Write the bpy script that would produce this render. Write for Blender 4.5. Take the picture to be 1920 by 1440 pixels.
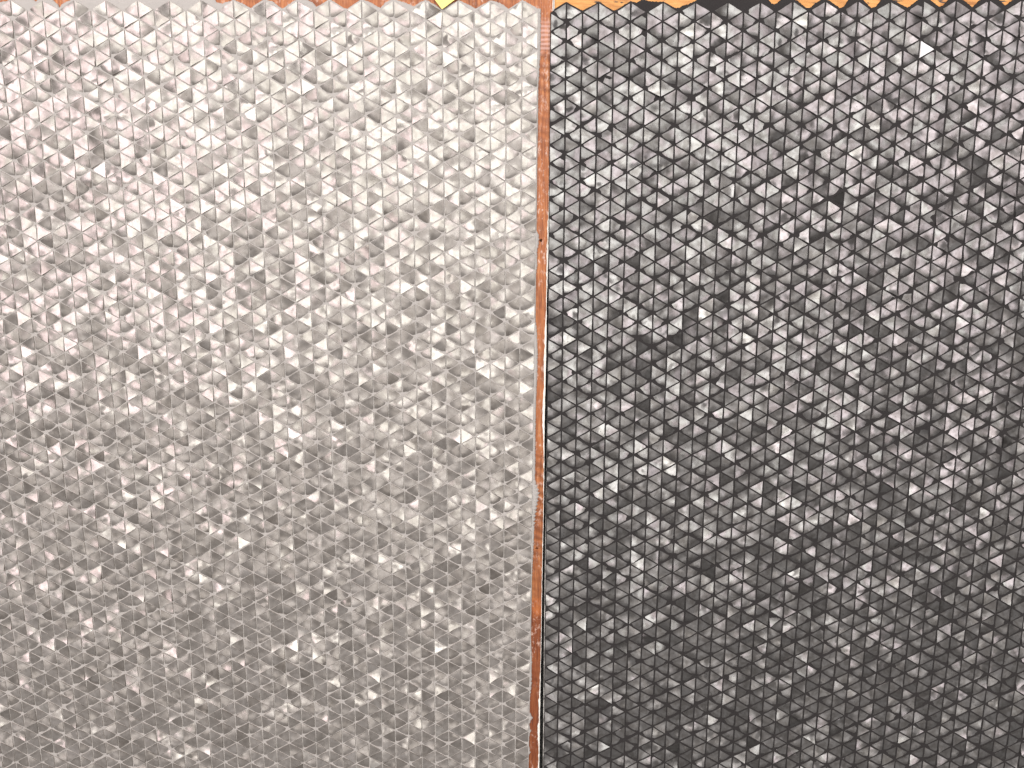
import bpy, bmesh, math, random
from mathutils import Vector, Matrix
from mathutils.geometry import tessellate_polygon

for o in list(bpy.data.objects):
    bpy.data.objects.remove(o)
C = bpy.context.scene.collection
R = math.radians
rnd = random.Random(11)

# ------------------------------------------------------------------ camera
cam = bpy.data.cameras.new('camera')
cam_o = bpy.data.objects.new('camera', cam)
C.objects.link(cam_o)
PITCH, YAW, ROLL = 0.19611, 0.00834, 0.00506
cam.sensor_fit = 'HORIZONTAL'
cam.sensor_width = 36.0
cam.lens = 36.0 * 1500.0 / 1920.0
cam.clip_start, cam.clip_end = 0.02, 60.0


def rotm(ax, t):
    c, s = math.cos(t), math.sin(t)
    if ax == 'x':
        return Matrix(((1, 0, 0), (0, c, -s), (0, s, c)))
    if ax == 'y':
        return Matrix(((c, 0, s), (0, 1, 0), (-s, 0, c)))
    return Matrix(((c, -s, 0), (s, c, 0), (0, 0, 1)))


# world (x right, z up, board at y = 0) -> (right, down, forward)
B = Matrix(((1, 0, 0), (0, 0, -1), (0, 1, 0)))
W2C = Matrix(((1, 0, 0), (0, -1, 0), (0, 0, -1))) @ rotm('z', ROLL) @ rotm('x', PITCH) @ rotm('y', YAW) @ B
cam_o.matrix_world = Matrix.Translation((0.55378, -0.92931, -0.23724)) @ W2C.transposed().to_4x4()
bpy.context.scene.camera = cam_o

# ------------------------------------------------------------------ light: room with ceiling light panels, plus an added low fill
world = bpy.data.worlds.new('World')
bpy.context.scene.world = world
world.use_nodes = True
wn = world.node_tree.nodes
wn['Background'].inputs['Color'].default_value = (1.0, 0.98, 0.95, 1)
wn['Background'].inputs['Strength'].default_value = 0.30

vs = bpy.context.scene.view_settings
vs.view_transform = 'Standard'
vs.look = 'None'
vs.exposure = 0.0
vs.gamma = 1.0


def area_lamp(name, loc, aim, sx, sy, power, col):
    l = bpy.data.lights.new(name, 'AREA')
    l.shape = 'RECTANGLE'
    l.size, l.size_y = sx, sy
    l.energy = power
    l.color = col
    o = bpy.data.objects.new(name, l)
    C.objects.link(o)
    o.location = loc
    o.rotation_euler = (Vector(aim) - Vector(loc)).to_track_quat('-Z', 'Y').to_euler()
    return o


area_lamp('ceiling_light', (-2.05, -3.0, 1.45), (0.2, 0, -0.1), 1.9, 3.4, 78, (1.0, 0.85, 0.905))
area_lamp('ceiling_light', (0.25, -3.3, 1.45), (0.5, 0, -0.1), 2.6, 3.4, 90, (0.97, 1.0, 0.96))
area_lamp('ceiling_light', (2.75, -3.0, 1.45), (0.8, 0, -0.1), 2.2, 3.4, 72, (1.0, 0.90, 0.945))
area_lamp('low_fill_light', (0.3, -3.4, -1.05), (0.5, 0, -0.5), 7.0, 1.5, 30, (1.0, 0.975, 0.94))  # added fill lamp, low behind the camera, lifts reflections in the lower tiles

# ------------------------------------------------------------------ node helpers


def mat(name):
    m = bpy.data.materials.new(name)
    m.use_nodes = True
    nt = m.node_tree
    nt.nodes.clear()
    out = nt.nodes.new('ShaderNodeOutputMaterial')
    p = nt.nodes.new('ShaderNodeBsdfPrincipled')
    nt.links.new(p.outputs[0], out.inputs['Surface'])
    return m, nt, p


def N(nt, kind, **kw):
    n = nt.nodes.new(kind)
    for k, v in kw.items():
        if k in n.inputs:
            n.inputs[k].default_value = v
        else:
            setattr(n, k, v)
    return n


def noise(nt, vec, scale, detail=2.0, rough=0.5, dist=0.0):
    n = N(nt, 'ShaderNodeTexNoise', Scale=scale, Detail=detail, Roughness=rough, Distortion=dist)
    nt.links.new(vec, n.inputs['Vector'])
    return n.outputs['Fac']


def ramp(nt, fac, stops, interp='LINEAR'):
    r = nt.nodes.new('ShaderNodeValToRGB')
    r.color_ramp.interpolation = interp
    e = r.color_ramp.elements
    while len(e) < len(stops):
        e.new(0.5)
    for el, (p, c) in zip(e, stops):
        el.position = p
        el.color = (c, c, c, 1) if isinstance(c, (int, float)) else (*c, 1)
    nt.links.new(fac, r.inputs['Fac'])
    return r.outputs['Color']


def mix(nt, fac, a, b, mode='MIX'):
    m = nt.nodes.new('ShaderNodeMix')
    m.data_type = 'RGBA'
    m.blend_type = mode
    for sock, v in ((m.inputs['Factor'], fac), (m.inputs['A'], a), (m.inputs['B'], b)):
        if isinstance(v, (int, float)):
            sock.default_value = v
        elif isinstance(v, tuple):
            sock.default_value = (*v, 1)
        else:
            nt.links.new(v, sock)
    return m.outputs['Result']


def math_(nt, op, a, b=None):
    m = nt.nodes.new('ShaderNodeMath')
    m.operation = op
    for i, v in enumerate((a, b)):
        if v is None:
            continue
        if isinstance(v, (int, float)):
            m.inputs[i].default_value = v
        else:
            nt.links.new(v, m.inputs[i])
    return m.outputs[0]


def bump(nt, p, h, strength, dist, prev=None):
    b = N(nt, 'ShaderNodeBump', Strength=strength, Distance=dist)
    nt.links.new(h, b.inputs['Height'])
    if prev is not None:
        nt.links.new(prev, b.inputs['Normal'])
    nt.links.new(b.outputs[0], p.inputs['Normal'])
    return b.outputs[0]


def scaled(nt, vec, s):
    m = nt.nodes.new('ShaderNodeMapping')
    m.inputs['Scale'].default_value = s
    nt.links.new(vec, m.inputs['Vector'])
    return m.outputs[0]


# ------------------------------------------------------------------ materials


def shell_material(name, tones, rough, metal, specks, wave, own_lean):
    """polished mother of pearl: 'grain' = position on the piece plus a random offset, 'tone' = the piece's own shade"""
    m, nt, p = mat(name)
    g = N(nt, 'ShaderNodeAttribute', attribute_name='grain').outputs['Vector']
    t = N(nt, 'ShaderNodeAttribute', attribute_name='tone').outputs['Fac']
    base = ramp(nt, t, tones)
    cloud = noise(nt, g, 110.0, 3.0, 0.55, 0.6)
    base = mix(nt, ramp(nt, cloud, [(0.36, 0.0), (0.62, 0.95 if specks else 0.6)]), base, mix(nt, 1.0, base, (0.62, 0.60, 0.58), 'MULTIPLY'))
    bands = noise(nt, scaled(nt, g, (1.0, 0.22, 1.0)), 900.0, 2.0, 0.5, 0.4)
    base = mix(nt, ramp(nt, bands, [(0.42, 0.0), (0.75, 0.35)]), base, mix(nt, 1.0, base, (1.25, 1.22, 1.18), 'MULTIPLY'))
    if specks:
        v = N(nt, 'ShaderNodeTexVoronoi', Scale=330.0)
        nt.links.new(g, v.inputs['Vector'])
        dot = ramp(nt, v.outputs['Distance'], [(0.12, 1.0), (0.2, 0.0)])
        gate = ramp(nt, noise(nt, g, 60.0, 1.0), [(0.52, 0.0), (0.62, specks)])
        base = mix(nt, math_(nt, 'MULTIPLY', dot, gate), base, (0.05, 0.047, 0.045))
    nt.links.new(base, p.inputs['Base Color'])
    p.inputs['Metallic'].default_value = metal
    rv = math_(nt, 'ADD', math_(nt, 'MULTIPLY', noise(nt, g, 160.0, 2.0), 0.22), rough - 0.11)
    nt.links.new(rv, p.inputs['Roughness'])
    # nacre grows in gently wavy sheets that the saw cuts at an angle: the shine leans differently in every piece
    lean = N(nt, 'ShaderNodeTexNoise', Scale=48.0, Detail=1.2, Roughness=0.35)
    nt.links.new(g, lean.inputs['Vector'])
    v1 = N(nt, 'ShaderNodeVectorMath', operation='SUBTRACT')
    nt.links.new(lean.outputs['Color'], v1.inputs[0])
    v1.inputs[1].default_value = (0.5, 0.5, 0.5)
    v2 = N(nt, 'ShaderNodeVectorMath', operation='SCALE')
    nt.links.new(v1.outputs[0], v2.inputs[0])
    v2.inputs['Scale'].default_value = wave
    own = N(nt, 'ShaderNodeTexNoise', Scale=6.0, Detail=0.0)
    nt.links.new(g, own.inputs['Vector'])
    o1 = N(nt, 'ShaderNodeVectorMath', operation='SUBTRACT')
    nt.links.new(own.outputs['Color'], o1.inputs[0])
    o1.inputs[1].default_value = (0.5, 0.5, 0.5)
    o2 = N(nt, 'ShaderNodeVectorMath', operation='SCALE')
    nt.links.new(o1.outputs[0], o2.inputs[0])
    o2.inputs['Scale'].default_value = own_lean
    o3 = N(nt, 'ShaderNodeVectorMath', operation='ADD')
    nt.links.new(o2.outputs[0], o3.inputs[0])
    nt.links.new(v2.outputs[0], o3.inputs[1])
    # upward lean of the normal, added so that some pieces catch a glint
    rim = N(nt, 'ShaderNodeAttribute', attribute_name='rim').outputs['Fac']
    part = ramp(nt, noise(nt, g, 90.0, 1.0), [(0.38, 0.15), (0.56, 1.0)])
    up = N(nt, 'ShaderNodeCombineXYZ')
    nt.links.new(math_(nt, 'MULTIPLY', rim, part), up.inputs['Z'])
    o4 = N(nt, 'ShaderNodeVectorMath', operation='ADD')
    nt.links.new(o3.outputs[0], o4.inputs[0])
    nt.links.new(up.outputs[0], o4.inputs[1])
    v2 = o4
    geo = nt.nodes.new('ShaderNodeNewGeometry')
    v3 = N(nt, 'ShaderNodeVectorMath', operation='ADD')
    nt.links.new(geo.outputs['Normal'], v3.inputs[0])
    nt.links.new(v2.outputs[0], v3.inputs[1])
    v4 = N(nt, 'ShaderNodeVectorMath', operation='NORMALIZE')
    nt.links.new(v3.outputs[0], v4.inputs[0])
    bump(nt, p, bands, 0.12, 0.0003, v4.outputs[0])
    return m


SHELL_PALE = shell_material('pale_shell', [(0.0, (0.26, 0.23, 0.205)), (0.35, (0.40, 0.365, 0.335)), (0.75, (0.52, 0.48, 0.45)), (1.0, (0.70, 0.665, 0.62))], 0.30, 0.68, 0.0, 1.05, 0.28)
SHELL_DARK = shell_material('grey_shell', [(0.0, (0.12, 0.114, 0.111)), (0.4, (0.25, 0.24, 0.236)), (0.75, (0.37, 0.355, 0.348)), (1.0, (0.50, 0.48, 0.46))], 0.32, 0.80, 0.9, 1.1, 0.66)
m, nt, p = mat('white_shell')
p.inputs['Base Color'].default_value = (0.88, 0.86, 0.84, 1)
p.inputs['Roughness'].default_value = 0.35
WHITE_SHELL = m


def grout_material(name, lo, hi, rough):
    m, nt, p = mat(name)
    c = N(nt, 'ShaderNodeTexCoord').outputs['Object']
    n1 = noise(nt, c, 14.0, 5.0, 0.6)
    n2 = noise(nt, c, 900.0, 2.0, 0.6)
    nt.links.new(mix(nt, math_(nt, 'MULTIPLY', math_(nt, 'ADD', n1, n2), 0.5), lo, hi), p.inputs['Base Color'])
    p.inputs['Roughness'].default_value = rough
    p.inputs['Specular IOR Level'].default_value = 0.25
    bump(nt, p, noise(nt, c, 1300.0, 3.0), 0.4, 0.0004)
    return m


GROUT_PALE = grout_material('pale_grout', (0.37, 0.345, 0.32), (0.52, 0.485, 0.45), 0.75)
GROUT_DARK = grout_material('charcoal_grout', (0.019, 0.017, 0.0165), (0.042, 0.037, 0.036), 0.85)


def wood_material(name, stops, grain, scuff, length_ramp=None, smear=None):
    m, nt, p = mat(name)
    c = N(nt, 'ShaderNodeTexCoord').outputs['Object']
    sep = nt.nodes.new('ShaderNodeSeparateXYZ')
    nt.links.new(c, sep.inputs[0])
    g = noise(nt, scaled(nt, c, grain), 1.0, 5.0, 0.62, 0.8)
    base = ramp(nt, g, stops)
    if length_ramp:                                     # stain that was brushed on in stretches along the edge
        f = math_(nt, 'ADD', math_(nt, 'MULTIPLY', sep.outputs['Y'], -1.0), math_(nt, 'MULTIPLY', math_(nt, 'SUBTRACT', noise(nt, c, 90.0, 2.0), 0.5), 0.02))
        base = mix(nt, 1.0, base, ramp(nt, f, length_ramp), 'MULTIPLY')
    # saw marks across the strip
    w = N(nt, 'ShaderNodeTexWave', Scale=55.0, Distortion=5.0, Detail=2.0, bands_direction='DIAGONAL')
    nt.links.new(scaled(nt, c, (0.4, 1.0, 0.0)), w.inputs['Vector'])
    gate = ramp(nt, noise(nt, c, 11.0, 1.0), [(0.45, 0.0), (0.6, 1.0)])
    saw = math_(nt, 'MULTIPLY', w.outputs['Fac'], gate)
    base = mix(nt, math_(nt, 'MULTIPLY', saw, 0.7), base, mix(nt, 1.0, base, (0.5, 0.42, 0.38), 'MULTIPLY'))
    # worn pale scuffs
    s = math_(nt, 'MULTIPLY', ramp(nt, noise(nt, scaled(nt, c, (1.0, 0.55, 1.0)), 260.0, 4.0, 0.7), [(0.54, 0.0), (0.66, 1.0)]),
              ramp(nt, noise(nt, c, 17.0, 2.0), [(0.42, 0.0), (0.58, scuff)]))
    base = mix(nt, s, base, (0.72, 0.50, 0.40))
    if scuff:                                           # plane marks scraped pale near the top of the strip
        top = ramp(nt, math_(nt, 'ADD', math_(nt, 'MULTIPLY', sep.outputs['Y'], -5.0), math_(nt, 'MULTIPLY', noise(nt, c, 200.0), 0.06)), [(0.10, 0.0), (0.14, 1.0), (0.27, 1.0), (0.30, 0.0)])
        ridge = N(nt, 'ShaderNodeTexWave', Scale=70.0, Distortion=2.0, Detail=2.0, bands_direction='Y')
        nt.links.new(c, ridge.inputs['Vector'])
        base = mix(nt, math_(nt, 'MULTIPLY', top, math_(nt, 'ADD', math_(nt, 'MULTIPLY', ridge.outputs['Fac'], 0.5), 0.15)), base, (0.74, 0.47, 0.40))
    if smear:                                           # grout dragged over the bare wood
        k = ramp(nt, noise(nt, scaled(nt, c, (0.5, 2.2, 1.0)), 75.0, 4.0, 0.6, 0.5), [(smear[1], 0.0), (smear[1] + 0.03, 1.0)])
        base = mix(nt, k, base, smear[0])
    nt.links.new(base, p.inputs['Base Color'])
    p.inputs['Roughness'].default_value = 0.55
    b1 = bump(nt, p, g, 0.3, 0.0008)
    bump(nt, p, saw, 0.5, 0.0008, b1)
    return m


WOOD_RED = wood_material('stained_orange_wood', [(0.32, (0.24, 0.070, 0.022)), (0.5, (0.42, 0.132, 0.040)), (0.68, (0.60, 0.24, 0.085))], (420.0, 26.0, 60.0), 0.8,
                         [(0.0, 1.0), (0.30, 0.98), (0.50, 0.93), (0.60, 0.88), (0.69, 0.80), (0.703, (1.0, 0.9, 0.75)), (0.716, (1.0, 0.9, 0.75)), (0.726, (0.55, 0.45, 0.42)), (0.80, (0.55, 0.44, 0.40)), (0.95, (0.50, 0.40, 0.36))])
WOOD_YELLOW = wood_material('honey_wood', [(0.3, (0.58, 0.24, 0.055)), (0.5, (0.72, 0.33, 0.085)), (0.7, (0.80, 0.41, 0.13))], (60.0, 420.0, 60.0), 0.0, None, ((0.05, 0.036, 0.030), 0.60))

m, nt, p = mat('white_edge_paint')
c = N(nt, 'ShaderNodeTexCoord').outputs['Object']
nt.links.new(ramp(nt, noise(nt, scaled(nt, c, (2.0, 0.7, 1.0)), 220.0, 4.0, 0.6), [(0.30, (0.66, 0.54, 0.42)), (0.42, (0.90, 0.86, 0.78))]), p.inputs['Base Color'])
p.inputs['Roughness'].default_value = 0.6
EDGE_WHITE = m
m, nt, p = mat('grey_board_edge')
c = N(nt, 'ShaderNodeTexCoord').outputs['Object']
nt.links.new(ramp(nt, noise(nt, scaled(nt, c, (2.0, 0.5, 1.0)), 160.0, 4.0, 0.6), [(0.40, (0.16, 0.15, 0.14)), (0.56, (0.60, 0.57, 0.53))]), p.inputs['Base Color'])
p.inputs['Roughness'].default_value = 0.6
EDGE_GREY = m
m, nt, p = mat('yellow_paper')
c = N(nt, 'ShaderNodeTexCoord').outputs['Object']
nt.links.new(ramp(nt, noise(nt, c, 300.0, 3.0), [(0.3, (0.86, 0.80, 0.24)), (0.7, (0.90, 0.85, 0.29))]), p.inputs['Base Color'])
p.inputs['Roughness'].default_value = 0.7
PAPER = m
m, nt, p = mat('grey_wall_paint')
c = N(nt, 'ShaderNodeTexCoord').outputs['Object']
nt.links.new(ramp(nt, noise(nt, c, 9.0, 5.0), [(0.3, (0.16, 0.155, 0.15)), (0.7, (0.20, 0.195, 0.19))]), p.inputs['Base Color'])
p.inputs['Roughness'].default_value = 0.9
WALL = m

# ------------------------------------------------------------------ mesh helpers


def link_mesh(name, verts, faces, material, parent=None, smooth=None, attrs=None):
    me = bpy.data.meshes.new(name)
    me.from_pydata(verts, [], faces)
    me.materials.append(material)
    if smooth:
        me.polygons.foreach_set('use_smooth', smooth)
    if attrs:
        set_attrs(me, *attrs)
    me.update()
    o = bpy.data.objects.new(name, me)
    C.objects.link(o)
    if parent:
        o.parent = parent
    return o


def set_attrs(me, grain, tone, rim):
    a = me.attributes.new('grain', 'FLOAT_VECTOR', 'POINT')
    a.data.foreach_set('vector', [x for g in grain for x in g])
    a = me.attributes.new('tone', 'FLOAT', 'POINT')
    a.data.foreach_set('value', tone)
    a = me.attributes.new('rim', 'FLOAT', 'POINT')
    a.data.foreach_set('value', rim)


def panel(name, label):
    """an Empty whose local x is right, y up, z out of the board"""
    o = bpy.data.objects.new(name, None)
    o.empty_display_size = 0.1
    C.objects.link(o)
    o.rotation_euler = (R(90), 0, 0)
    o['label'] = label
    o['category'] = 'mosaic panel'
    o['group'] = 'mosaic sample panels side by side'
    return o


A = 0.02                                   # side of a tile's cell
H = A * math.sqrt(3) / 2


class Lattice:
    def __init__(s, x0, z0, th, sx, sy, warp, odd_peaks, cmin, cmax, rmax, seed):
        s.q, s.w, s.odd = (x0, z0, th, sx, sy), warp, odd_peaks
        s.cmin, s.cmax, s.rmax = cmin, cmax, rmax
        s.r = random.Random(seed)
        s.cache = {}

    def ideal(s, c, r):
        x0, z0, th, sx, sy = s.q
        u, v = c * H * sx, -r * A * sy
        C_, R_ = c / 30.0, r / 45.0
        f = (1, C_, R_, C_ * R_, C_ * C_, R_ * R_, R_ ** 3, C_ * R_ * R_)
        return (x0 + u * math.cos(th) - v * math.sin(th) + 0.001 * sum(a * b for a, b in zip(s.w[0], f)),
                z0 + u * math.sin(th) + v * math.cos(th) + 0.001 * sum(a * b for a, b in zip(s.w[1], f)))

    def row(s, c, k):                      # k-th vertex of column c, counted from the top edge
        peak = (c % 2 == 1) if s.odd else (c % 2 == 0)
        return k if peak else k + 0.5

    def P(s, c, k):
        if (c, k) not in s.cache:
            x, y = s.ideal(c, s.row(c, k))
            j = 0.00022
            if c == s.edge:
                s.cache[(c, k)] = Vector((x, y))
            else:
                s.cache[(c, k)] = Vector((x + s.r.gauss(0, j), y + s.r.gauss(0, j)))
        return s.cache[(c, k)]

    def triangles(s):
        """every cell as three vertices, counter-clockwise seen from the front, first = the one beside the upright edge"""
        for c in range(s.cmin, s.cmax):
            lo_peak = (c % 2 == 1) if s.odd else (c % 2 == 0)
            for k in range(s.rmax):
                if lo_peak:                # left column is half a step higher
                    yield ((c, k), (c, k + 1), (c + 1, k))
                    yield ((c + 1, k + 1), (c + 1, k), (c, k + 1))
                else:
                    yield ((c + 1, k + 1), (c + 1, k), (c, k))
                    yield ((c, k), (c, k + 1), (c + 1, k + 1))


W_L = ((-1.12, 0.2, 5.78, -5.37, 1.55, -3.17, -2.04, 2.51), (0.27, 2.02, -3.58, -2.53, -1.92, 5.21, -2.42, 4.72))
W_R = ((0.37, -4.04, 0.37, 3.65, 3.47, -1.93, 0.86, -0.88), (-1.34, 0.94, 9.92, -5.14, 0.6, -3.76, -7.28, -4.76))
LAT_L = Lattice(0, 0, 0, 1, 0.99133, W_L, False, -9, 33, 50, 5)
LAT_L.edge = 33
LAT_R = Lattice(0.58516, 0.00014, 0.00557, 1.01065, 0.9986, W_R, True, 0, 38, 50, 6)
LAT_R.edge = 0

NSUB = 5


def tile_shape(r, inset, cfg, flip):
    """one piece of shell in its own frame: equilateral, centroid at the origin, first edge upright on the left
    (flip: the piece is laid the other way round, so its lower corner is the other one).
    Dished face that rises a little towards its lower edge and is then ground round at the lower corner."""
    side = A - 2 * math.sqrt(3) * inset
    rad = side / math.sqrt(3)
    cs = [Vector((rad * math.cos(a), rad * math.sin(a))) for a in (R(120), R(240), 0.0)]
    lo, hi = (0, 1) if flip else (1, 0)
    down = (cs[lo] - cs[hi]).normalized()
    bend = r.gauss(*cfg['bend'])
    ba = r.uniform(0, math.pi)
    dish = cfg['dish'] * r.lognormvariate(0, 0.48) * r.choice((1, 1, 1, 0.5, -0.1))
    grind = cfg['grind'] * r.lognormvariate(0, 0.28) * r.choice((1, 1, 1, 1, 1, 1, 0.2))
    r1 = r.uniform(0.64, 0.78) * side
    outer = r.uniform(0.3, 1.0)
    chip = [max(0.0, r.gauss(-0.0003, 0.0005)) for _ in range(3)]
    verts, idx = [], {}
    for i in range(NSUB + 1):
        for j in range(NSUB + 1 - i):
            k = NSUB - i - j
            b = (i / NSUB, j / NSUB, k / NSUB)
            p = cs[0] * b[0] + cs[1] * b[1] + cs[2] * b[2]
            if min(b) == 0:                 # nibbled outline
                n = -p.normalized()
                p = p + n * max(0.0, r.gauss(0.00008, 0.00012))
            u = (p.x * math.cos(ba) + p.y * math.sin(ba)) / A
            w = (-p.x * math.sin(ba) + p.y * math.cos(ba)) / A
            s = p.dot(down) / A
            z = bend * (u * u + 0.35 * w * w - 0.1) + dish * (max(0.0, s + 0.06) ** 2 - 0.02)
            f = max(0.0, (p - cs[hi]).length - r1) / (side - r1)
            z -= grind * f * f * (1 - outer * b[2] * b[2])
            for q in range(3):
                g = max(0.0, (b[q] - 0.5) / 0.5)
                z -= chip[q] * g * g
            idx[(i, j)] = len(verts)
            verts.append((p.x, p.y, z))
    faces, smooth = [], []
    for i in range(NSUB):
        for j in range(NSUB - i):
            a, b, c = idx[(i, j)], idx[(i + 1, j)], idx[(i, j + 1)]
            faces.append((a, b, c))
            smooth.append(True)
            if i + j < NSUB - 1:
                faces.append((b, idx[(i + 1, j + 1)], c))
                smooth.append(True)
    # cut sides with a rim of their own, so the polished face keeps a crisp edge
    rims = [[idx[(NSUB - t, t)] for t in range(NSUB + 1)], [idx[(0, NSUB - t)] for t in range(NSUB + 1)], [idx[(t, 0)] for t in range(NSUB + 1)]]
    low0 = len(verts)
    verts += [(c.x * 1.07, c.y * 1.07, -0.0024) for c in cs]
    for e, rim in enumerate(rims):
        b0 = len(verts)
        verts += [verts[v] for v in rim]
        la, lb = low0 + e, low0 + (e + 1) % 3
        h = NSUB // 2
        for t in range(NSUB):
            faces.append((b0 + t + 1, b0 + t, la if t <= h else lb))
            smooth.append(False)
        faces.append((b0 + h + 1, la, lb))
        smooth.append(False)
    return verts, faces, smooth


def cell_matrix(lat, tri, r, cfg):
    p0, p1, p2 = (lat.P(*v) for v in tri)
    cen = (p0 + p1 + p2) / 3
    d = (p2 - (p0 + p1) / 2)
    ang = math.atan2(d.y, d.x) + r.gauss(0, 0.008)
    tilt = Matrix.Rotation(r.gauss(0, cfg['tilt']), 4, 'X') @ Matrix.Rotation(r.gauss(0, cfg['tilt']), 4, 'Y')
    return Matrix.Translation((cen.x, cen.y, cfg['lift'][0] + r.gauss(0, cfg['lift'][1]))) @ tilt @ Matrix.Rotation(ang, 4, 'Z')


def in_view(lat, tri):
    """projected area of a cell in the photograph, 0 if it leaves the frame"""
    pts = []
    for v in tri:
        p = lat.P(*v)
        q = W2C @ (Vector((p.x, 0, p.y)) - cam_o.location)
        pts.append((960 + 1500 * q.x / -q.z, 720 - 1500 * q.y / -q.z))
    if not all(0 < x < 1920 and 0 < y < 1440 for x, y in pts):
        return 0
    (a, b), (c, d), (e, f) = pts
    return abs((c - a) * (f - b) - (e - a) * (d - b)) / 2


def glint_lean(r, cfg):
    return r.uniform(0.10, 0.42) if r.random() < cfg['rim'] else 0.0  # cfg rim: share of pieces given the added glint lean


def tiles(lat, root, material, cfg, seed, white=None):
    r = random.Random(seed)
    tris = list(lat.triangles())
    order = sorted(range(len(tris)), key=lambda i: -in_view(lat, tris[i]))
    singles = set(order[:300])
    if white is not None:
        wi = next(i for i, t in enumerate(tris) if set(t) == white)
        if wi not in singles:
            singles.discard(order[299])
            singles.add(wi)
    meshes = ([], [])
    for n in range(90):
        v, f, s = tile_shape(r, cfg['inset'], cfg, n % 2)
        me = bpy.data.meshes.new('tile')
        me.from_pydata(v, [], f)
        me.polygons.foreach_set('use_smooth', s)
        me.materials.append(material)
        off = Vector((r.uniform(0, 3), r.uniform(0, 3), r.uniform(0, 3)))
        set_attrs(me, [Vector(p) + off for p in v], [min(1, max(0, r.gauss(*cfg['tone'])))] * len(v), [glint_lean(r, cfg)] * len(v))
        me.update()
        meshes[n % 2].append(me)
    V, F, S, G, T, E = [], [], [], [], [], []
    for i, tri in enumerate(tris):
        flip = int(tri[0][1] > tri[1][1] and tri[0][0] == tri[1][0])
        M = cell_matrix(lat, tri, r, cfg)
        if i in singles:
            o = bpy.data.objects.new('tile', r.choice(meshes[flip]))
            C.objects.link(o)
            o.parent = root
            if white is not None and i == wi:
                o.data = o.data.copy()
                o.data.materials[0] = WHITE_SHELL
                o['label'] = 'plain white tile among the grey ones'
                M = Matrix.Translation((M.translation.x, M.translation.y, 0.0012)) @ Matrix.Rotation(math.atan2(M[1][0], M[0][0]), 4, 'Z')
            o.matrix_local = M
            continue
        v, f, s = tile_shape(r, cfg['inset'], cfg, flip)
        n0 = len(V)
        off = Vector((r.uniform(0, 3), r.uniform(0, 3), r.uniform(0, 3)))
        tone = min(1, max(0, r.gauss(*cfg['tone'])))
        lean = glint_lean(r, cfg)
        for p in v:
            E.append(lean)
            V.append(M @ Vector(p))
            G.append(Vector(p) + off)
            T.append(tone)
        F += [tuple(n0 + a for a in q) for q in f]
        S += s
    o = link_mesh('further_tiles', V, F, material, root, S, (G, T, E))
    o['kind'] = 'stuff'
    return o


BOARD = -0.0026                            # the board's face, behind the grout


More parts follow.
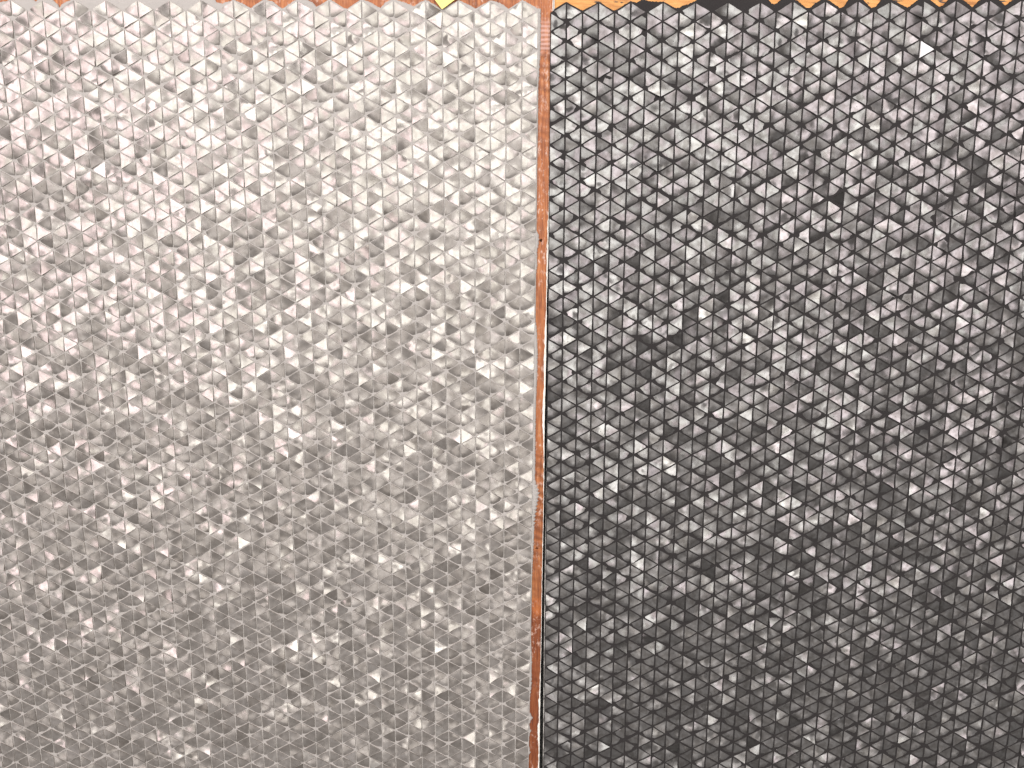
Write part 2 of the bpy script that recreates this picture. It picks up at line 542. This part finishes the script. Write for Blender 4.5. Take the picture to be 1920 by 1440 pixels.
def grout(lat, root, material, cfg, seed, top, top_x, side=None, side_edge=None):
    """bed of grout that fills the joints: the lattice with every cell cut in four, plus the ragged rims that run over the wood"""
    r = random.Random(seed)
    vid, V, F = {}, [], []

    def vert(key, p, base, var):
        if key not in vid:
            vid[key] = len(V)
            V.append((p.x, p.y, base + r.gauss(0, var)))
        return vid[key]

    for tri in lat.triangles():
        P = [lat.P(*t) for t in tri]
        a = [vert((t,), q, cfg['node'][0], cfg['node'][1]) for t, q in zip(tri, P)]
        mids = []
        for e in range(3):
            x, y = tri[e], tri[(e + 1) % 3]
            mids.append(vert(tuple(sorted((x, y))), (P[e] + P[(e + 1) % 3]) / 2, cfg['mid'][0], cfg['mid'][1]))
        F += [(a[0], mids[0], mids[2]), (mids[0], a[1], mids[1]), (mids[2], mids[1], a[2]), (mids[0], mids[1], mids[2])]
    # zigzag along the top
    zig = []
    for c in range(lat.cmin, lat.cmax + 1):
        p = lat.P(c, 0)
        zig.append((p.x, p.y))

    def interp(poly, t, ax=0):
        if t <= poly[0][ax]:
            return poly[0][1 - ax]
        for q, w in zip(poly, poly[1:]):
            if t <= w[ax]:
                k = (t - q[ax]) / max(1e-9, (w[ax] - q[ax]))
                return q[1 - ax] + k * (w[1 - ax] - q[1 - ax])
        return poly[-1][1 - ax]

    tp = [(x / 1000, (y + ((3.2 if y > -1.5 else 0.9) if x > 820 else 0)) / 1000) for x, y in top]
    n = int((top_x[1] - top_x[0]) / 0.0009)
    prev = None
    for i in range(n + 1):
        x = top_x[0] + (top_x[1] - top_x[0]) * i / n
        y0 = interp(zig, x)
        if x < tp[0][0] or x > tp[-1][0]:
            y1 = y0 + 0.0015 + 0.001 * math.sin(x * 90)
        else:
            y1 = interp(tp, x)
        y1 = max(y1 + r.gauss(0, 0.00025), y0 + 0.0011 + 0.0006 * math.sin(x * 160) * math.sin(x * 47))
        z1 = -0.0006 if y1 - y0 < 0.002 else -0.0012
        b = len(V)
        V.extend([(x, y0 - 0.0006, -0.0003), (x, (y0 + y1) / 2, -0.0004 + r.gauss(0, 0.0001)), (x, y1, z1), (x, y1 + 0.0005, BOARD - 0.0002)])
        if prev is not None:
            for t in range(3):
                F.append((prev + t, b + t, b + t + 1, prev + t + 1))
        prev = b
    if side:
        sp = sorted([(x / 1000, y / 1000) for x, y in side], key=lambda q: q[1])
        y = lat.P(lat.cmax, 0).y + 0.003
        prev = None
        k = 0
        while y > -1.0:
            x0 = interp(edge_pts(lat), y, 1)
            x1 = interp(sp, y, 1)
            tooth = 0
            for ya, yb, amp, per in ((-0.284, -0.352, 0.0012, 0.0042), (-0.545, -0.60, 0.0026, 0.0048), (-0.62, -0.72, 0.0006, 0.004), (-0.80, -0.93, 0.0009, 0.0062)):
                if yb < y < ya:
                    tooth = amp * ((y / per) % 1.0 - 0.5)
            x1 = max(x0 + 0.0006, x1 + tooth + r.gauss(0, 0.00022))
            b = len(V)
            V.extend([(x0 - 0.0005, y, -0.0003), ((x0 + x1) / 2, y, -0.0005 + r.gauss(0, 0.0001)), (x1, y, -0.0014), (x1 + 0.0003, y + r.gauss(0, 0.0002), BOARD - 0.0002)])
            if prev is not None:
                for t in range(3):
                    F.append((prev + t, b + t, b + t + 1, prev + t + 1)[::-1])
            prev = b
            y -= 0.0008
    return link_mesh('grout', V, F, material, root, [True] * len(F))


def edge_pts(lat):
    if not hasattr(lat, 'ep'):
        lat.ep = sorted([(lat.P(lat.cmax, k).x, lat.P(lat.cmax, k).y) for k in range(lat.rmax + 1)], key=lambda q: q[1])
    return lat.ep


def slab(name, outline, z0, z1, material, parent, holes=()):
    """outline (counter-clockwise) given depth from z0 up to z1; holes are blind, drilled 9 mm deep"""
    loops = [[Vector((x, y, 0)) for x, y in outline]] + [[Vector((x, y, 0)) for x, y in h] for h in holes]
    flat = [p for l in loops for p in l]
    n = len(flat)
    V = [(p.x, p.y, z1) for p in flat]
    F = []
    for t in tessellate_polygon(loops):
        a, b, c = (flat[i] for i in t)
        F.append(tuple(t) if (b - a).cross(c - a).z > 0 else tuple(reversed(t)))
    m = len(outline)
    base = len(V)
    V += [(x, y, z0) for x, y in outline]
    for i in range(m):
        j = (i + 1) % m
        F.append((i, base + i, base + j, j))
    F.append(tuple(base + i for i in reversed(range(m))))
    s = m
    for h in holes:
        k = len(h)
        b = len(V)
        V += [(x, y, z1 - 0.009) for x, y in h]
        for i in range(k):
            j = (i + 1) % k
            F.append((s + i, s + j, b + j, b + i))
        F.append(tuple(b + i for i in range(k)))
        s += k
    return link_mesh(name, V, F, material, parent)


def mm(pts):
    return [(x / 1000, y / 1000) for x, y in pts]


WOOD_RIGHT = mm([(588.0, 1.6), (587.4, -52.7), (586.4, -108.4), (586.6, -165.5), (586.4, -212.1), (585.4, -253.8), (585.1, -296.2), (585.3, -333.1), (584.0, -358.1), (583.3, -396.0), (583.9, -421.6), (582.4, -454.0), (582.7, -473.7), (584.2, -490.2), (584.9, -526.8), (585.1, -567.5), (585.0, -608.8), (584.5, -650.8), (584.6, -707.9), (584.4, -751.6), (583.9, -796.0), (583.3, -826.1), (582.1, -841.2), (583.4, -870.3), (581.4, -873.3), (581.9, -891.1), (583.1, -902.7), (582.8, -934.0)])
BAND_RIGHT = mm([(588.6, 1.6), (588.5, -52.7), (588.0, -97.2), (587.5, -165.5), (587.5, -224.0), (587.1, -265.8), (586.0, -320.7), (586.1, -370.6), (585.8, -421.6), (585.2, -473.7), (585.6, -526.8), (585.6, -581.2), (584.9, -665.0), (584.8, -751.6), (584.5, -796.0), (584.3, -848.8), (584.3, -902.7), (584.2, -934.0)])
BOARD_LEFT_R = mm([(588.9, 1.6), (588.8, -52.7), (588.3, -131.0), (588.1, -224.0), (588.0, -284.0), (587.8, -358.0), (588.2, -473.6), (588.2, -581.2), (588.1, -664.9), (588.3, -751.6), (588.7, -848.8), (589.1, -933.9)])
SIDE_L = [(575.1, 3.5), (575.1, -52.8), (573.2, -86.0), (573.2, -131.1), (572.4, -182.9), (572.4, -224.0), (572.6, -243.1), (575.6, -247.8), (575.7, -258.6), (574.0, -264.7), (574.2, -284.0), (572.6, -293.2), (572.8, -345.6), (574.4, -355.0), (575.9, -383.3), (575.6, -408.8), (574.4, -447.6), (574.4, -506.8), (574.4, -540.4), (579.2, -557.3), (577.4, -571.0), (574.9, -588.1), (573.9, -608.9), (572.9, -643.9), (571.4, -679.3), (571.4, -708.0), (571.6, -751.7), (572.9, -781.2), (572.9, -814.9), (570.9, -833.8), (570.0, -852.8), (574.4, -862.7), (570.0, -871.9), (572.5, -881.2), (570.1, -891.2), (570.3, -904.4), (572.1, -912.2), (569.9, -918.5), (569.9, -1000)]
TOP_L = [(-16.0, -2.1), (-7.1, -1.0), (-1.3, -1.6), (3.6, 1.1), (22.3, 1.2), (24.9, -1.5), (29.3, 1.8), (43.3, 1.2), (45.8, -2.0), (49.1, -4.1), (50.3, -9.5), (53.2, -4.1), (58.1, -1.4), (65.9, 0.8), (69.0, 2.4), (162.0, 2.6), (220.0, 2.2), (222.7, -1.5), (228.4, -2.6), (234.3, -1.0), (241.4, 0.1), (249.9, -2.0), (257.2, -6.3), (260.1, -7.4), (264.9, -3.6), (274.5, 1.3), (283.7, -0.3), (292.0, -6.7), (294.9, -8.4), (300.9, -3.5), (310.4, 1.9), (319.7, 2.0), (327.1, -1.3), (331.0, -5.6), (335.7, -3.9), (346.3, 0.4), (354.3, -2.8), (361.6, -7.6), (365.7, -8.2), (371.6, -3.3), (381.0, 1.6), (387.9, -0.0), (396.5, -4.3), (401.1, -7.0), (406.4, -1.0), (415.8, 2.7), (425.5, -0.5), (433.0, -3.1), (437.6, -5.3), (444.6, -0.4), (451.6, 1.2), (460.2, -3.1), (468.2, -8.4), (477.5, -3.0), (486.2, 1.3), (496.6, -3.0), (505.2, -7.3), (512.2, -2.9), (521.4, 1.4), (531.2, -1.3), (537.0, -5.0), (541.1, -7.7), (548.6, -1.8), (558.4, 0.4), (567.0, -3.9), (572.3, -7.1), (575.2, -7.1)]
TOP_R = [(590.2, -10.3), (596.0, -7.0), (602.8, -2.2), (610.3, -4.8), (617.9, -8.6), (624.9, -9.1), (629.4, -5.8), (636.2, -0.5), (640.8, -1.0), (647.9, -6.3), (653.7, -9.0), (660.6, -6.8), (665.0, -3.1), (670.7, -0.9), (679.4, -0.3), (685.0, 2.9), (693.7, 0.8), (708.1, 0.3), (711.1, -2.9), (719.9, -5.6), (725.6, -5.6), (729.5, -3.4), (739.7, -0.2), (745.3, 3.6), (819.9, 3.8), (824.9, -2.1), (829.5, -2.6), (835.0, 0.1), (842.9, 2.2), (851.8, -1.0), (861.9, -6.3), (866.5, -6.3), (870.8, -2.5), (880.3, 1.2), (886.2, -0.9), (898.1, -6.2), (902.6, -5.1), (907.3, -0.3), (915.1, 1.9), (923.4, -0.8), (932.5, -6.7), (938.0, -4.0), (943.3, 0.9), (950.7, 1.4), (963.6, -2.3), (971.5, -6.0), (977.3, -1.7), (984.9, 2.1), (994.9, -0.1), (1005.1, -4.9), (1009.6, -3.8), (1014.8, 0.5), (1020.3, 2.7), (1031.0, -0.5), (1041.2, -5.3), (1048.1, -0.5), (1054.6, 2.8), (1067.4, 0.7), (1075.9, -3.6), (1082.4, -0.9), (1090.0, 2.9), (1097.6, 1.3)]


def ragged(poly, step, amp, seed, y_top, y_bot):
    """resample a (x, y) line that runs downwards, with splinters"""
    r = random.Random(seed)
    out, y = [], y_top
    while y > y_bot:
        if y >= poly[0][1]:
            x = poly[0][0]
        elif y <= poly[-1][1]:
            x = poly[-1][0]
        else:
            for q, w in zip(poly, poly[1:]):
                if w[1] <= y <= q[1]:
                    x = q[0] + (y - q[1]) / (w[1] - q[1]) * (w[0] - q[0])
                    break
        out.append((x + r.gauss(0, amp), y))
        y -= step
    return out


Y_TOP, Y_BOT = 0.075, -1.03
# ------------------------------------------------------------------ the wall behind
w = bpy.data.meshes.new('wall')
w.from_pydata([(-3, 0.05, -3), (4, 0.05, -3), (4, 0.05, 3), (-3, 0.05, 3)], [], [(0, 1, 2, 3)])
w.materials.append(WALL)
wo = bpy.data.objects.new('wall', w)
C.objects.link(wo)
wo['kind'] = 'structure'

# ------------------------------------------------------------------ pale panel
CFG_L = dict(rim=0.24, inset=0.00068, bend=(0.0, 0.0010), dish=0.0066, grind=0.0020, tilt=0.013, lift=(0.00048, 0.00010), tone=(0.5, 0.13), node=(-0.00030, 0.00018), mid=(-0.00058, 0.00007))
CFG_R = dict(rim=0.34, inset=0.00080, bend=(0.0, 0.0012), dish=0.0070, grind=0.0024, tilt=0.016, lift=(0.00046, 0.00012), tone=(0.53, 0.17), node=(-0.00010, 0.00020), mid=(-0.00024, 0.00008))

pale = panel('mosaic_panel', 'pale pearly triangle mosaic in light grey grout, on the board with the bare orange strip')
bandline = ragged(BAND_RIGHT, 0.004, 0.00012, 3, Y_TOP, Y_BOT)
woodline = ragged(WOOD_RIGHT, 0.004, 0.00025, 4, Y_TOP, Y_BOT)
woodline = [(min(x, b[0] - 0.0004), y) for (x, y), b in zip(woodline, bandline)]


def hole(x, y, rx, ry, seed):
    r = random.Random(seed)
    return [(x + rx * r.uniform(0.75, 1.15) * math.cos(a), y + ry * r.uniform(0.75, 1.15) * math.sin(a)) for a in [R(-36 * i) for i in range(10)]]


slab('board', [(-0.19, Y_TOP), (-0.19, Y_BOT)] + list(reversed(woodline)), -0.020, BOARD, WOOD_RED, pale,
     [hole(0.5783, -0.2545, 0.0017, 0.0019, 1), hole(0.5778, -0.6296, 0.0022, 0.0011, 2)])
slab('edge_band', list(woodline) [::-1] [::-1] and ([(x + 0.00001, y) for x, y in woodline] + list(reversed(bandline))), -0.0198, BOARD + 0.0006, EDGE_WHITE, pale)
grout(LAT_L, pale, GROUT_PALE, CFG_L, 21, TOP_L, (-0.158, 0.5745), SIDE_L)
tiles(LAT_L, pale, SHELL_PALE, CFG_L, 22)

# ------------------------------------------------------------------ dark panel
dark = panel('mosaic_panel', 'grey shell triangle mosaic set in black grout, on the honey coloured board')
leftline = ragged(BOARD_LEFT_R, 0.004, 0.0001, 7, Y_TOP, Y_BOT)
leftline2 = [(x + 0.0012, y) for x, y in leftline]
slab('board', leftline2 + [(1.27, Y_BOT), (1.27, Y_TOP)], -0.020, BOARD, WOOD_YELLOW, dark)
slab('edge_band', leftline + [(x - 0.00001, y) for x, y in reversed(leftline2)], -0.0198, BOARD + 0.0018, EDGE_GREY, dark)
grout(LAT_R, dark, GROUT_DARK, CFG_R, 31, TOP_R, (0.5896, 1.24))
tiles(LAT_R, dark, SHELL_DARK, CFG_R, 32, {(23, 2), (23, 3), (24, 2)})

# ------------------------------------------------------------------ yellow paper note on the top edge
V, F = [], []
tip, ux, uy = Vector((0.4684, -0.0090)), Vector((-0.62, 0.785)).normalized(), Vector((0.81, 0.59)).normalized()
NN = 8
for i in range(NN + 1):
    for j in range(NN + 1):
        a, b = 0.05 * i / NN, 0.05 * j / NN
        p = tip + ux * a + uy * b
        V.append((p.x, -(0.0016 + 0.0022 * math.exp(-(a + b) / 0.012)), p.y))
for i in range(NN):
    for j in range(NN):
        q = i * (NN + 1) + j
        F.append((q, q + 1, q + NN + 2, q + NN + 1))
note = link_mesh('sticky_note', V, F, PAPER)
sol = note.modifiers.new('thickness', 'SOLIDIFY')
sol.thickness = 0.00025
note['label'] = 'yellow paper note whose corner points down over the top edge of the pale mosaic'
note['category'] = 'note'
